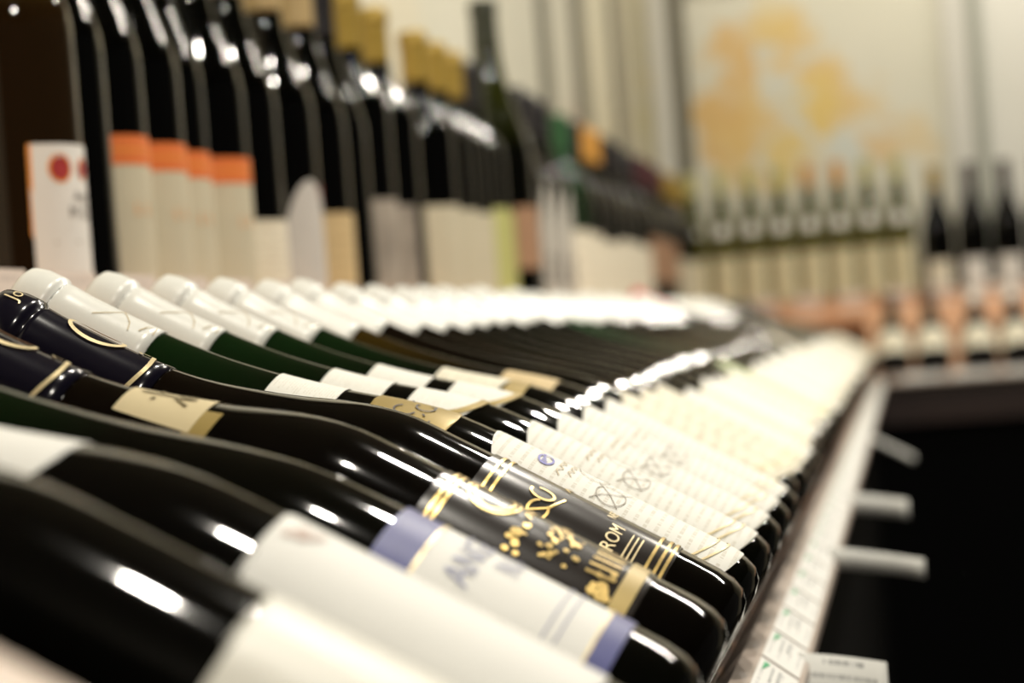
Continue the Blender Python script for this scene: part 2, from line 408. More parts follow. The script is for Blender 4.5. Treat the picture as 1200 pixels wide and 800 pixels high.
# far display
fd = link('sloped_display_shelf', None); fd.location = (1.0, FARY+.3, 0)
tag(fd, 'salmon coloured wooden sloping display shelf under the big framed map', 'shelf')
def far(poly): return [(FARY-.056-x, z) for x, z in poly]
X1 = 1.7
upf = link('upper_shelf', None); upf.location = (.6, FARY+.5, ZC)
tag(upf, 'salmon coloured wooden upper shelf carrying the standing bottles under the framed map', 'shelf')
child_keep(extrude_yz('slope_board', far([sl(-.004, 0), sl(.312, 0), sl(.312, -.016), sl(-.004, -.016)]), -.09, X1, WOODX), fd)
child_keep(extrude_yz('riser', far([(xe-.001, ze-.02), (xe-.001, ze), (-.433, .018), (-.445, .018), (-.445, ze-.06)]), -.427, X1, WOODX), upf)
child_keep(box('upper_shelf_board', -.428, X1, FARY-.056+.428, WALLY-.002, .018, UPZ-.0003, WOODX, .002), upf)
child_keep(box('front_panel', -.088, X1, FARY+.06, FARY+.08, -ZC, -.21, BLACKP), fd)
child_keep(box('fascia', -.088, X1, FARY+.035, FARY+.06, -.25, -.172, DARKWOOD), fd)
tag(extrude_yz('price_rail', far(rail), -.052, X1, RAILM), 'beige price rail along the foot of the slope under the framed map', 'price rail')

# ------------------------------------------------------------------ price labels in the rail
fdx, fdz = .0185/.02320, -.0140/.02320          # down the rail face
fnx, fnz = -fdz, fdx
LW, LH = .081, .0185
lab_me = mesh('price_label', [(0, -LW/2, 0), (0, LW/2, 0), (LH, LW/2, 0), (LH, -LW/2, 0),
    (0, -LW/2, -.0005), (0, LW/2, -.0005), (LH, LW/2, -.0005), (LH, -LW/2, -.0005)],
    [[0, 3, 2, 1], [0, 1, 5, 4], [1, 2, 6, 5], [2, 3, 7, 6], [3, 0, 4, 7]], TAG, False,
    [(0, 1), (1, 1), (1, 0), (0, 0)]*2)
mark_me = mesh('green_mark', [(.0020, .010, .0003), (.0020, .033, .0003), (.0050, .033, .0003)], [[0, 2, 1]], TAGGREEN)
print_me = mesh('price_print', [(.006, -.004, .0003), (.006, .030, .0003), (.0072, .030, .0003), (.0072, -.004, .0003),
                                (.0092, .002, .0003), (.0092, .030, .0003), (.0108, .030, .0003), (.0108, .002, .0003)], [[0, 3, 2, 1], [4, 7, 6, 5]], mat('pale grey print', (.45, .46, .45), .5))
def rail_mat(run, side):
    x, z = -.0725+fdx*.0020+fnx*.0007, -.1395+fdz*.0020+fnz*.0007
    if side == 'l':
        return Matrix(((fdx, 0, fnx, x), (0, 1, 0, run), (fdz, 0, fnz, z+ZC), (0, 0, 0, 1)))
    return Matrix(((0, 1, 0, run), (-fdx, 0, -fnx, FARY-.056-x), (fdz, 0, fnz, z+ZC), (0, 0, 0, 1)))
yy = .53; k = 0
while yy < 5.25:
    o = link('price_label', None); o.matrix_world = rail_mat(yy, 'l'); o.empty_display_size = .01
    tag(o, 'small white price label with green mark in the rail of the left display', 'price label', 'price labels in the left rail')
    link('card', lab_me, o); link('green_mark', mark_me, o); link('print', print_me, o)
    yy += .0875
for i in range(14):
    o = link('price_label', None); o.matrix_world = rail_mat(.03+.11*i, 'f')
    tag(o, 'small white price label in the rail of the display under the framed map', 'price label', 'price labels in the far rail')
    link('card', lab_me, o)

# paper cards sticking out of the rail into the aisle
def wobbler(y, x0, x1, zt0, zt1, zb0, zb1, label, dy=0.0, curl=.004):
    v, uv, fs = [], [], []; n = 8
    for i in range(n+1):
        t = i/n; x = x0+(x1-x0)*t; c = curl*math.sin(PI*t)
        for s_, (za, zb) in ((1, (zt0, zt1)), (0, (zb0, zb1))):
            v.append((x, y+dy*t+c, za+(zb-za)*t+ZC)); uv.append((t, s_))
    for i in range(n): fs.append([2*i, 2*i+1, 2*i+3, 2*i+2])
    me = mesh('text_card', v, fs, TAGTXT, True, uv)
    o = link('text_card', me); md = o.modifiers.new('thick', 'SOLIDIFY'); md.thickness = .0005
    tag(o, label, 'card'); return o
wobbler(1.07, -.0585, -.0200, -.1480, -.1545, -.205, -.212, 'tall white text card with lines of print hanging below the price rail')
wobbler(1.51, -.0580, .0000, -.1435, -.1550, -.1570, -.1670, 'long narrow white text card sticking straight out of the price rail')
wobbler(1.98, -.0580, -.0095, -.1450, -.1540, -.1610, -.1695, 'short blunt white text card sticking out of the price rail between long and drooping cards')
wobbler(3.05, -.0580, -.0020, -.1500, -.1840, -.1580, -.1930, 'thin card drooping at a slant from the price rail nearest the corner', .03)

# ------------------------------------------------------------------ price cards along the upper shelf
card_me = mesh('shelf_card', [(0, -.033, -.02), (0, .033, -.02), (-.004, .033, .020), (-.004, -.033, .020),
                              (-.0008, -.033, -.02), (-.0008, .033, -.02), (-.0048, .033, .020), (-.0048, -.033, .020)],
               [[0, 1, 2, 3], [5, 4, 7, 6], [3, 2, 6, 7], [0, 4, 5, 1], [1, 5, 6, 2], [4, 0, 3, 7]], TAGROSE, False,
               [(0, 0), (1, 0), (1, 1), (0, 1)]*2)
yy = 1.0
while yy < 5.7:
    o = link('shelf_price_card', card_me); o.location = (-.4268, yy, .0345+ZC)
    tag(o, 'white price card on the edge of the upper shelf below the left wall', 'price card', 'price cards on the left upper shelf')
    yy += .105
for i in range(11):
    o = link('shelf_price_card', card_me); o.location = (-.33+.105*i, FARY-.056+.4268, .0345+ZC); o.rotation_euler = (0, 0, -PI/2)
    tag(o, 'white price card on the shelf edge below the framed map', 'price card', 'price cards on the far upper shelf')

# ------------------------------------------------------------------ lying bottles
PA = burgundy()
def kindA(glass, neck='white', medal=1, detail=0, cap=WHITE, lab=LAB_WHITE, caplen=.058, ltop=.112):
    k = Kind(); k.add('glass', glass_mesh(PA, glass)); c = k.add('capsule', capsule_mesh(PA, caplen, cap))
    if detail:
        H = .302
        k.add('capsule_print', strip('capsule_print', PA, [
            [(-.006, H-.032), (-.002, H-.037), (.004, H-.041), (.008, H-.0415)], [(.004, H-.041), (-.002, H-.046), (-.006, H-.0475)],
            [(-.004, H-.051), (0, H-.0525), (.003, H-.0555), (-.003, H-.0565)]], .0005, INKTAN, phi0=-.35, eps=.0010), c)
    lb = k.add('label', patch('label', PA, .010, ltop, 1.12, lab, c0=.50, c1=.30, phi0=-.05, nz=22, na=26))
    k.add('label_border', strip('label_border', PA, [[(-.030+.060*i/16, .0165+.010*((i-8)/8)**2) for i in range(17)],
                                                     [(-.027+.054*i/16, .0205+.008*((i-8)/8)**2) for i in range(17)]], .0009, PALEGOLD), lb)
    if neck == 'white':
        k.add('neck_label', patch('neck_label', PA, .170, .1955, 1.0, LAB_WHITE, nz=6))
        if medal == 1:
            sh = k.add('shoulder_label', patch('shoulder_label', PA, .126, .158, .85, LAB_GOLD, phi0=-.25, c0=.1, c1=.9))
            k.add('script', strip('script', PA, [ring_pts(-.010, .145, .004, .004, .5, 4.5, 10), ring_pts(-.004, .139, .004, .0035, 1, 6, 10), [(-.012, .137), (.004, .146)], [(-.016, .134), (0, .136)]], .0008, INK, phi0=-.1), sh)
        else:
            sh = k.add('shoulder_label', patch('shoulder_label', PA, .132, .160, .75, LAB_WHITE, phi0=-.05, c0=.1, c1=.9))
            k.add('gold_edge', strip('gold_edge', PA, [ring_pts(0, .146, .0215, .0135, PI*1.02, PI*1.75)], .0035, LAB_GOLD, phi0=-.05), sh)
    elif neck == 'cream':
        k.add('neck_label', patch('neck_label', PA, .150, .182, 1.0, LAB_CREAM, nz=8, c0=.4, c1=1.0))
        if medal: k.add('shoulder_label', patch('shoulder_label', PA, .140, .1495, .8, LAB_GOLD, phi0=-.2, nz=4))
    elif neck == 'tan':
        k.add('neck_label', patch('neck_label', PA, .138, .165, .9, LAB_TAN, nz=8))
    if detail:
        # ornate monogram, crest and blocks of small type
        if detail == 1: k.add('crest', strip('crest', PA, [ring_pts(-.009, .090, .0045, .0028)]+[[(-.013+.008*j/5, .0885+.0006*j), (-.013+.008*j/5+.001, .0915)] for j in range(6)], .0009, INKBLUE), lb)
        k.add('monogram', strip('monogram', PA, [ring_pts(.002, .072, .0078, .0062), ring_pts(-.012, .0625, .0075, .0058),
              [(-.020, .069), (-.014, .0655), (-.009, .060), (-.002, .0555)], [(-.019, .058), (-.012, .063), (-.005, .069)]], .00045, INKSOFT), lb)
        k.add('small_script', strip('small_script', PA, [[(-.016+.003*j, .0835+(.0012 if j % 2 else -.0008)) for j in range(8)],
              [(-.013+.0026*j, .0795+(.0011 if j % 2 else -.0009)) for j in range(7)]], .0006, INKTAN), lb)
    return k
K_A = kindA(G['green'], 'white', 1, 1)
K_A2 = kindA(G['green'], 'white', 2, 2)
K_B = kindA(G['green'], 'cream', True, 2)
K_C = kindA(G['amber'], 'tan', False, 0)
K_D = kindA(G['brown'], None, False, 0, lab=LAB_CREAM)
K_E = kindA(G['black'], None, False, 0, lab=LAB_WHITE, ltop=.100)
K_F = kindA(G['black'], None, False, 0, lab=LAB_CREAM, ltop=.094)
K_RED = kindA(G['black'], None, False, 0, cap=REDFOIL, lab=LAB_CREAM)
K_DK = kindA(G['black'], None, False, 0, cap=DKFOIL, lab=LAB_CREAM, ltop=.100)
K_GR = kindA(G['dkgreen'], None, False, 0, lab=LAB_PALEGREEN)
Y_A, SP = .8787, .084

# J: violet capsule, smoke-brown label with gold print
def kindJ(H, name_band):
    p = burgundy(H=H, R=.0402, zs=.112, rn=.0146, soft=1.25); k = Kind()
    k.add('glass', glass_mesh(p, G['brown'], 56)); c = k.add('capsule', capsule_mesh(p, .066, PURPLE, 40))
    k.add('gold_ring', strip('gold_ring', p, [[(-.018+.036*i/24, H-.0585+.0016*math.cos(i*PI/12)) for i in range(25)]], .0016, PALEGOLD, phi0=-.5, eps=.0012), c)
    k.add('gold_oval', strip('gold_oval', p, [ring_pts(0, H-.037, .0062, .0105)], .0016, PALEGOLD, phi0=-.05, eps=.0014), c)
    k.add('gold_motif', strip('gold_motif', p, [[(-.002, H-.0545), (.001, H-.0525), (.003, H-.055)], [(.0, H-.057), (.001, H-.0525)]], .0010, PALEGOLD, phi0=.1, eps=.0012), c)
    k.add('lettering', lettering('lettering', p, [('Jo', .0075, 0, H-.0060)], PALEGOLD, phi0=-.35, eps=.0022), c)
    lb = k.add('label', patch('label', p, .028, .0985, 1.2, LAB_SMOKE, nz=10, na=30))
    return p, k, lb
pJ, K_J, lb = kindJ(.2785, None)
for z in (.0945, .0915, .0350, .0318, .0295):
    K_J.add('gold_line', strip('gold_line', pJ, [[(-.046+.092*i/30, z) for i in range(31)]], .0011, GOLD), lb)
K_J.add('lettering', lettering('lettering', pJ, [('ROM', .0070, -.017, .0490), ('NEE', .0045, -.002, .0530)], PALEGOLD), lb)
K_J.add('gold_swirl', strip('gold_swirl', pJ, [ring_pts(-.022, .075, .005, .0034, .3, 5.5), ring_pts(-.013, .0765, .0032, .0042, 1.2, 6.8), [(-.026, .080), (-.019, .072), (-.010, .069)],
        [(-.001+.003*j, .0705+(.0012 if j % 2 else -.001)) for j in range(8)]], .0010, GOLD), lb)
K_J.add('small_print', strip('small_print', pJ, [[(-.026+.0012*j, .0435-.0018*q) for j in range(14)] for q in range(3)], .0005, PALEGOLD), lb)
# K
pK, K_K, lb = kindJ(.2795, None)
for z in (.0950, .0928):
    K_K.add('gold_line', strip('gold_line', pK, [[(-.046+.092*i/30, z) for i in range(31)]], .0012, GOLD), lb)
K_K.add('gold_foot', patch('gold_foot', pK, .0300, .0355, 1.15, LAB_GOLD, eps=.0008, nz=3), lb)
K_K.add('gold_oval', strip('gold_oval', pK, [ring_pts(-.004, .0815, .0120, .0085), ring_pts(-.004, .0815, .0100, .0066)], .0011, GOLD), lb)
random.seed(3)
K_K.add('gold_crest', discs('gold_crest', pK, [(random.uniform(-.024, -.004), random.uniform(.050, .062), random.uniform(.0005, .0012)) for _ in range(30)]
        + [(random.uniform(-.028, -.012), random.uniform(.066, .073), random.uniform(.0006, .0013)) for _ in range(18)]
        + [(random.uniform(-.030, -.014), random.uniform(.0375, .043), random.uniform(.0008, .0018)) for _ in range(14)], GOLD), lb)
K_K.add('gold_lettering', strip('gold_lettering', pK, [[(-.020+.0042*j, .0465), (-.019+.0042*j, .0375)] for j in range(10)]
        + [[(-.008+.003*j, .0695+(.0014 if j % 2 else -.001)) for j in range(8)]] + [[(-.010+.003*j, .058+(.0014 if j % 2 else -.001)) for j in range(9)]], .0012, GOLD), lb)
nl = K_K.add('neck_label', patch('neck_label', pK, .1715, .1975, .80, LAB_CREAM if False else LAB_TAN, nz=8, phi0=-.05))
K_K.parts[nl] = ('neck_label', patch('neck_label', pK, .1715, .1975, .80, mat('cream crest label', (0.66, 0.55, 0.33), .45, noise=.12), nz=8, phi0=-.05), None)
K_K.add('crest', strip('crest', pK, [[(-.001, .177), (-.001, .194)], [(-.006, .189), (.004, .189)], [(-.007, .178), (-.003, .183), (-.001, .1775)], [(.005, .178), (.001, .183), (-.001, .1775)]], .0013, mat('brown crest ink', (.12, .09, .03), .5), phi0=-.15), nl)
K_K.add('gold_wing', patch('gold_wing', pK, .166, .1735, .30, LAB_GOLD, phi0=-.72, eps=.0003, nz=4))
# L: blue banded label
pL = burgundy(H=.300, R=.0392, zs=.098, soft=1.0); K_L = Kind()
K_L.add('glass', glass_mesh(pL, G['green'], 64)); K_L.add('capsule', capsule_mesh(pL, .055, DKFOIL))
lb = K_L.add('label', patch('label', pL, .0235, .092, 1.35, LAB_PLAIN, nz=8, na=34))
K_L.add('blue_band', patch('blue_band', pL, .0805, .092, 1.352, LAB_BLUE, eps=.0006, nz=3, na=34), lb)
K_L.add('blue_band', patch('blue_band', pL, .0235, .0300, 1.352, LAB_BLUE, eps=.0006, nz=3, na=34), lb)
K_L.add('lettering', lettering('lettering', pL, [('ANGE', .0115, -.012, .0690), ('N A', .0105, -.004, .0590)], INKGREY), lb)
K_L.add('small_print', strip('small_print', pL, [[(-.030+.0015*j, .0425-.0035*q) for j in range(30)] for q in range(2)], .0005, INKGREY), lb)
K_L.add('gold_line', strip('gold_line', pL, [[(-.050+.1*i/30, z) for i in range(31)] for z in (.0803, .0303)], .0008, PALEGOLD), lb)
# M
pM = burgundy(H=.300, R=.0392, zs=.110, soft=1.0); K_M = Kind()
K_M.add('glass', glass_mesh(pM, G['black'], 64)); K_M.add('capsule', capsule_mesh(pM, .055, DKFOIL))
K_M.add('shoulder_label', patch('shoulder_label', pM, .1555, .190, .75, LAB_PLAIN, c0=.8, c1=1.0, nz=10))
lb = K_M.add('label', patch('label', pM, .020, .1045, 1.25, LAB_PLAIN, c=.93, nz=18, na=30))
K_M.add('script', strip('script', pM, [[(-.013+.0009*j, .1005-.0004*j) for j in range(10)], [(-.0118+.0009*j, .0975-.0006*j) for j in range(9)]], .0022, mat('faded brown ink', (.48, .34, .28), .5)), lb)
# N
pN = burgundy(H=.300, R=.0392, zs=.118, soft=1.1); K_N = Kind()
K_N.add('glass', glass_mesh(pN, G['black'], 72)); K_N.add('capsule', capsule_mesh(pN, .055, DKFOIL))
K_N.add('label', patch('label', pN, .014, .084, 1.15, mat('warm white label paper', (.74, .72, .64), .42, noise=.1, nscale=30), c=.90, nz=18, na=30))

place(K_J, lie(Y_A-SP, .0402, -.05, 0), 'dark bottle with violet gold-lettered capsule, brown gold-banded label, beside the white-capped bottles')
place(K_K, lie(Y_A-2*SP, .0402, .0, 0), 'dark lying bottle with cream crest on its neck and ornate gold label')
place(K_L, lie(Y_A-3*SP, .0392, .05, 0), 'lying bottle with white label between two blue bands')
place(K_M, lie(Y_A-4*SP, .0392, .0, 0), 'black lying bottle with white neck label and white label next to the blue-banded one')
place(K_N, lie(Y_A-5*SP, .0392, .05, 0), 'black lying bottle with plain ivory label and no neck label beside the rosy one')
pO = burgundy(H=.300, R=.0392, zs=.118, soft=1.1); K_O = Kind()
K_O.add('glass', glass_mesh(pO, G['black'], 72)); K_O.add('capsule', capsule_mesh(pO, .055, DKFOIL))
K_O.add('label', patch('label', pO, .014, .130, 1.3, mat('rosy cream label paper', (.74, .60, .50), .42, noise=.1), c=.93, nz=18, na=30))
place(K_O, lie(.337), 'lying bottle with rosy cream label set apart at the end of the row')
random.seed(11)
for k in range(0, 52):
    y = Y_A+SP*k
    if k == 0: kd, lab, g = K_A, 'green lying bottle with white capsule, white neck label and gold scripted shoulder label', None
    elif k < 3: kd, lab, g = K_A2, 'green lying bottle with white capsule, white neck label and gold-edged white shoulder label', 'green bottles with white neck labels'
    elif k == 3: kd, lab, g = K_B, 'green lying bottle with white capsule and cream rounded neck label edged in gold', None
    elif k == 4: kd, lab, g = K_C, 'amber necked lying bottle with white capsule and tan neck label', None
    elif k < 8: kd, lab, g = K_D, 'brown lying bottle with white capsule, cream label and no neck label', 'brown lying bottles with white capsules'
    elif k == 14: kd, lab, g = K_GR, 'lying bottle with white capsule and pale green label', None
    elif k == 28: kd, lab, g = K_RED, 'lying bottle with a red capsule among the white-capped ones', None
    elif k < 41:
        if k % 3: kd, lab, g = K_E, 'black lying bottle with white capsule and white printed label', 'black lying bottles with white labels'
        else: kd, lab, g = K_F, 'black lying bottle with white capsule and cream printed label', 'black lying bottles with cream labels'
    else: kd, lab, g = K_DK, 'lying bottle with black capsule and cream label towards the corner of the display', 'black capped lying bottles'
    j = 0 if k < 5 else 1
    place(kd, lie(y+random.uniform(-.001, .001)*j, RREF, random.uniform(-.18, .18)*j, random.uniform(0, .004 if k < 10 else .010)*j if k != 28 else .034), lab, g)
# lying on the far slope
for i, x in enumerate([-.032, .056, None, .157, .243, .329, .415, .50, .585]):
    if x is None: continue
    kd = K_DK if i < 2 else K_F
    place(kd, lie_far(x, RREF, random.uniform(-.1, .1)),
          'lying bottle with black capsule on the slope under the framed map' if i < 2 else 'lying bottle with white capsule on the slope under the framed map',
          'black capped bottles on the far slope' if i < 2 else 'white capped bottles on the far slope')

# ------------------------------------------------------------------ upright bottles on the left upper shelf
PU = burgundy(H=.298, R=.0370, zs=.150, rn=.0150, soft=1.2)
PBX = [(0.0, .0275), (.0012, .0318), (.0042, .035), (.0085, .0366), (.014, .0371), (.02, .0372), (.10, .0372), (.17, .0372), (.19, .0368), (.203, .033), (.212, .026), (.22, .0195), (.23, .0158), (.245, .0145), (.27, .0143), (.285, .0148), (.2975, .0145), (.30, .012)]
PH = burgundy(H=.350, R=.0365, zs=.150, rn=.0150, soft=.85)      # tall flute
PMG = burgundy(H=.395, R=.0500, zs=.185, rn=.0165, soft=.85)     # magnum flute
def kindU(p, glass, cap, caplen=.055, label=None):
    k = Kind(); k.add('glass', glass_mesh(p, glass)); k.add('capsule', capsule_mesh(p, caplen, cap))
    return k
def ulab(k, p, z0, z1, half, m, phi0=0.0, **kw): return k.add('label', patch('label', p, z0, z1, half, m, phi0=phi0, **kw))
AW = -1.15          # turns a label from the aisle towards the photograph's side
K_U0 = kindU(PU, G['ambup'], GOLDFOIL)
UA = -.15
l0 = ulab(K_U0, PU, .006, .0925, .92, LAB_PLAIN, UA)
K_U0.add('orange_edge', strip('orange_edge', PU, [[(-.0335, .006), (-.0335, .0925)]], .0022, INKORANGE, phi0=UA), l0)
for q, rr in ((-.0150, .0085), (.0060, .0065)):
    sl_ = K_U0.add('seal_rim', discs('seal_rim', PU, [(q, .0785, rr)], INKORANGE, UA, .0006, 20), l0)
    K_U0.add('red_seal', discs('red_seal', PU, [(q, .0785, rr*.8)], INKRED, UA, .0009, 20), l0)
K_U0.add('lettering', lettering('lettering', PU, [('Anjo', .0085, .002, .0625), ('M CO', .0100, .002, .0530)], INK, UA), l0)
K_U0.add('small_print', strip('small_print', PU, [[(-.012, .044), (.016, .044)], [(-.022, .036), (-.004, .036)], [(.004, .036), (.018, .036)]], .0012, mat('faded grey ink', (.42, .38, .30), .5), UA), l0)
K_U1 = kindU(PU, G['black'], DKFOIL)
K_OR = kindU(PU, G['black'], DKFOIL)
l1 = ulab(K_OR, PU, .006, .1105, 1.42, LAB_IVORY); K_OR.add('orange_band', patch('orange_band', PU, .0915, .1105, 1.42, LAB_ORANGE, eps=.0006, nz=3), l1)
K_OR.add('pale_line', strip('pale_line', PU, [[(-.050+.1*i/24, .101) for i in range(25)]], .0016, INKORANGE), l1)
K_OR.add('lettering', lettering('lettering', PU, [('L', .010, -.016, .063), ('L', .010, -.005, .063)], INKORANGE), l1)
K_CR = kindU(PU, G['black'], TANFOIL)
K_CK = kindU(PU, G['black'], DKFOIL); ulab(K_CK, PU, .006, .118, 1.4, LAB_CREAM)
K_CR0 = K_CR; ulab(K_CR, PU, .006, .067, 1.4, LAB_CREAM)
K_WC = kindU(PU, G['black'], TANFOIL); l2 = ulab(K_WC, PU, .006, .122, .75, LAB_GREY, -.35, c0=1.0, c1=.05)
K_WC.parts[-1] = ('label', patch('label', PU, .006, .103, .80, mat('pale grey label', (.60, .58, .54), .45, noise=.1), phi0=-.45, c0=1.0, c1=-.6, nz=20), None)
K_WC.add('red_label', patch('red_label', PU, .055, .100, .6, LAB_RED, eps=.0003, phi0=.55, nz=6))
K_TN = kindU(PU, G['black'], TANFOIL); ulab(K_TN, PU, .006, .081, 1.4, LAB_TAN)
K_GY = kindU(PBX, G['black'], GOLDFOIL); ulab(K_GY, PBX, .006, .1015, 1.4, LAB_GREY)
K_GW = kindU(PBX, G['black'], GOLDFOIL); ulab(K_GW, PBX, .006, .110, 1.4, LAB_IVORY)
K_YG = kindU(PBX, G['black'], DKFOIL); ulab(K_YG, PBX, .006, .121, 1.4, LAB_YELGR)
K_PK = kindU(PU, G['black'], WINEFOIL); ulab(K_PK, PU, .055, .140, 1.4, LAB_PINK)
K_GB = kindU(PBX, G['dkgreen'], GRFOIL); ulab(K_GB, PBX, .006, .120, 1.3, LAB_CREAM)
K_WH = kindU(PU, G['black'], DKFOIL); l3 = ulab(K_WH, PU, .006, .178, 1.0, mat('dim white label paper', (.55, .53, .47), .45, noise=.1), .25, c0=1.0, c1=.1, nz=14)
K_WH.add('dark_motif', discs('dark_motif', PU, [(-.006, .045, .013), (-.008, .067, .007)], INK), l3)
K_OF = kindU(PU, G['black'], ORFOIL); ulab(K_OF, PU, .006, .110, 1.4, LAB_CREAM)
K_HG = kindU(PH, G['black'], GOLDFOIL, .075); ulab(K_HG, PH, .02, .10, 1.2, LAB_CREAM)
K_HT = kindU(PH, G['black'], TANFOIL, .065); ulab(K_HT, PH, .02, .10, 1.2, LAB_CREAM)
K_HD = kindU(PH, G['black'], DKFOIL, .065); ulab(K_HD, PH, .02, .10, 1.2, LAB_CREAM)
K_BR = kindU(PU, G['brown'], WINEFOIL); ulab(K_BR, PU, .02, .10, 1.2, LAB_CREAM)
K_MG = kindU(PMG, G['mag'], mat('olive black capsule foil', (.02, .022, .008), .4), .06)
K_MG.add('yellow_green_label', patch('yellow_green_label', PMG, .006, .121, .40, LAB_YELGR, phi0=-1.42))
K_MG.add('pink_label', patch('pink_label', PMG, .050, .128, .90, LAB_PINK, phi0=-.10))

place(K_U0, stand(-.500, 1.325), 'amber glass upright bottle with white label, orange edge and two red seals')
place(K_U1, stand(-.511, 1.410), 'unlabelled black upright bottle between the amber one and the orange-banded ones')
for x, y in ((-.512, 1.487), (-.510, 1.563), (-.516, 1.640), (-.508, 1.717)):
    place(K_OR, stand(x, y), 'black upright bottle with ivory label topped by an orange band', 'orange banded upright bottles')
place(K_CR, stand(-.504, 1.796), 'black upright bottle with low cream label next to the orange-banded ones')
place(K_WC, stand(-.500, 1.900), 'upright bottle with pale grey curved label and dark red patch')
place(K_TN, stand(-.500, 2.012), 'upright bottle with low tan label beside the curved grey label')
place(K_U1, stand(-.500, 2.092), 'unlabelled black upright bottle next to the low tan label')
for y in (2.20, 2.325):
    place(K_GY, stand(-.500, y, 0 if y < 2.3 else -1.9), 'black square-shouldered upright bottle with mottled grey label', 'grey labelled upright bottles')
for y in (2.525, 2.635, 2.735):
    place(K_GW, stand(-.500, y), 'black square-shouldered upright bottle with ivory label', 'ivory labelled upright bottles')
place(K_MG, stand(-.500, 3.00), 'very tall olive green magnum with yellow-green and pinkish labels towering over its neighbours')
place(K_YG, stand(-.500, 2.85), 'black upright bottle with yellow-green label between ivory labels and the magnum')
for y in (3.16, 3.27, 3.38):
    place(K_WH, stand(-.495, y), 'black upright bottle with tall rounded white label and dark motif', 'tall white labelled upright bottles')
random.seed(5)
place(K_GB, stand(-.500, 3.62), 'green glass upright bottle with green capsule between white labels and orange capsules')
yy = 3.745; i = 0
while yy < 5.62:
    c = i % 7
    if i in (1, 2): kd, lab, g = K_OF, 'black upright bottle with orange capsule and cream label', 'orange capped upright bottles'
    elif i < 8: kd, lab, g = K_CK, 'black upright bottle with black capsule and cream label beside the orange capsules', 'cream labelled upright bottles towards the corner'
    elif i < 13: kd, lab, g = K_PK, 'upright bottle with wine red capsule and pinkish label near the corner of the walls', 'pinkish labelled bottles near the corner'
    else: kd, lab, g = K_GW, 'upright bottle with ivory label in the corner of the walls', 'ivory labelled bottles in the corner'
    place(kd, stand(-.500+random.uniform(-.006, .006), yy), lab, g); yy += .108; i += 1
# second row against the wall: tall flutes and a magnum
for y in (1.44, 1.56, 1.68):
    place(K_HD, stand(-.602, y), 'tall black flute bottle with black capsule behind the orange-banded bottles', 'black capped flutes')
for y in (4.2, 4.5, 4.8, 5.1, 5.4):
    place(K_BR, stand(-.588, y), 'brown upright bottle with wine red capsule in the second row by the wall', 'brown bottles of the second row')

# ------------------------------------------------------------------ upright bottles under the far map
PO = burgundy(H=.330, R=.0345, zs=.150, rn=.0140, soft=1.0)
def kindO(cap):
    k = kindU(PO, G['olive'], cap, .055)
    k.add('label', patch('label', PO, .004, .122, 1.05, LAB_STRAW)); k.add('shoulder_label', patch('shoulder_label', PO, .170, .200, .5, LAB_PLAIN, c=.1, nz=12))
    return k
K_O1, K_O2 = kindO(YLFOIL), kindO(ORFOIL)
fy = FARY-.056+.5
for i in range(8):
    kd = K_O2 if i in (4, 5) else K_O1
    place(kd, stand(-.490+.0705*i, fy, -PI/2), 'olive glass upright bottle with %s capsule and white shoulder label under the map' % ('orange' if kd is K_O2 else 'yellow-green'),
          'olive bottles with orange capsules' if kd is K_O2 else 'olive bottles with yellow-green capsules')
PD = burgundy(H=.300, R=.0395, zs=.140, rn=.0145, soft=1.15)
K_BD = kindU(PD, G['black'], mat('very dark wine foil', (.018, .006, .009), .35)); K_BD.add('label', patch('label', PD, .006, .074, .75, LAB_PLAIN))
K_BG = kindU(PD, G['black'], GOLDFOIL); K_BG.add('label', patch('label', PD, .006, .074, .75, LAB_CREAM))
place(K_BG, stand(.090, fy, -PI/2), 'black sloping-shouldered upright bottle with gold capsule beside the olive bottles')
for i, x in enumerate((.173, .255, .338, .42, .502)):
    place(K_BD, stand(x, fy, -PI/2), 'black sloping-shouldered upright bottle with wine red capsule by the grey frame post', 'black bottles with wine red capsules')

# ------------------------------------------------------------------ framed maps on the walls
def px_far(px, py, y):
    d = f+r2*((px-600)/F_PX)-u2*((py-400)/F_PX); return d*(y/d.y)
def px_wall(px, py, x):
    d = f+r2*((px-600)/F_PX)-u2*((py-400)/F_PX); return d*(x/d.x)
OC, YC, OL = (0.66, 0.40, 0.10), (0.70, 0.52, 0.16), (0.68, 0.47, 0.16)
BL = (0.58, 0.62, 0.58)
blobs = []
mx0, mx1, mz0, mz1 = px_far(812, 150, WALLY).x, px_far(1112, 150, WALLY).x, .05, .85
def bl(px, py, rpx, col, st):
    q = px_far(px, py, WALLY); blobs.append((q.x-mx0, q.z-mz0, rpx/F_PX*WALLY, col, st))
for a in ((866, 60, 34, OC, .75), (862, 95, 26, OC, .7), (918, 45, 36, OL, .75), (905, 20, 30, YC, .4), (965, 88, 30, OL, .75), (945, 120, 30, YC, .8), (985, 125, 34, OL, .6),
          (845, 150, 42, OC, .8), (885, 130, 34, OL, .75), (875, 185, 36, OL, .7), (925, 180, 34, YC, .8), (968, 140, 26, YC, .8), (1010, 120, 26, OL, .5), (1035, 170, 28, OC, .55),
          (1075, 160, 26, OL, .45), (895, 60, 13, BL, .8), (912, 95, 13, BL, .8), (928, 130, 14, BL, .8), (948, 152, 15, BL, .9), (985, 170, 18, BL, .9), (1010, 190, 18, BL, .8), (893, 180, 13, BL, .8),
          (955, 60, 12, BL, .6)): bl(*a)
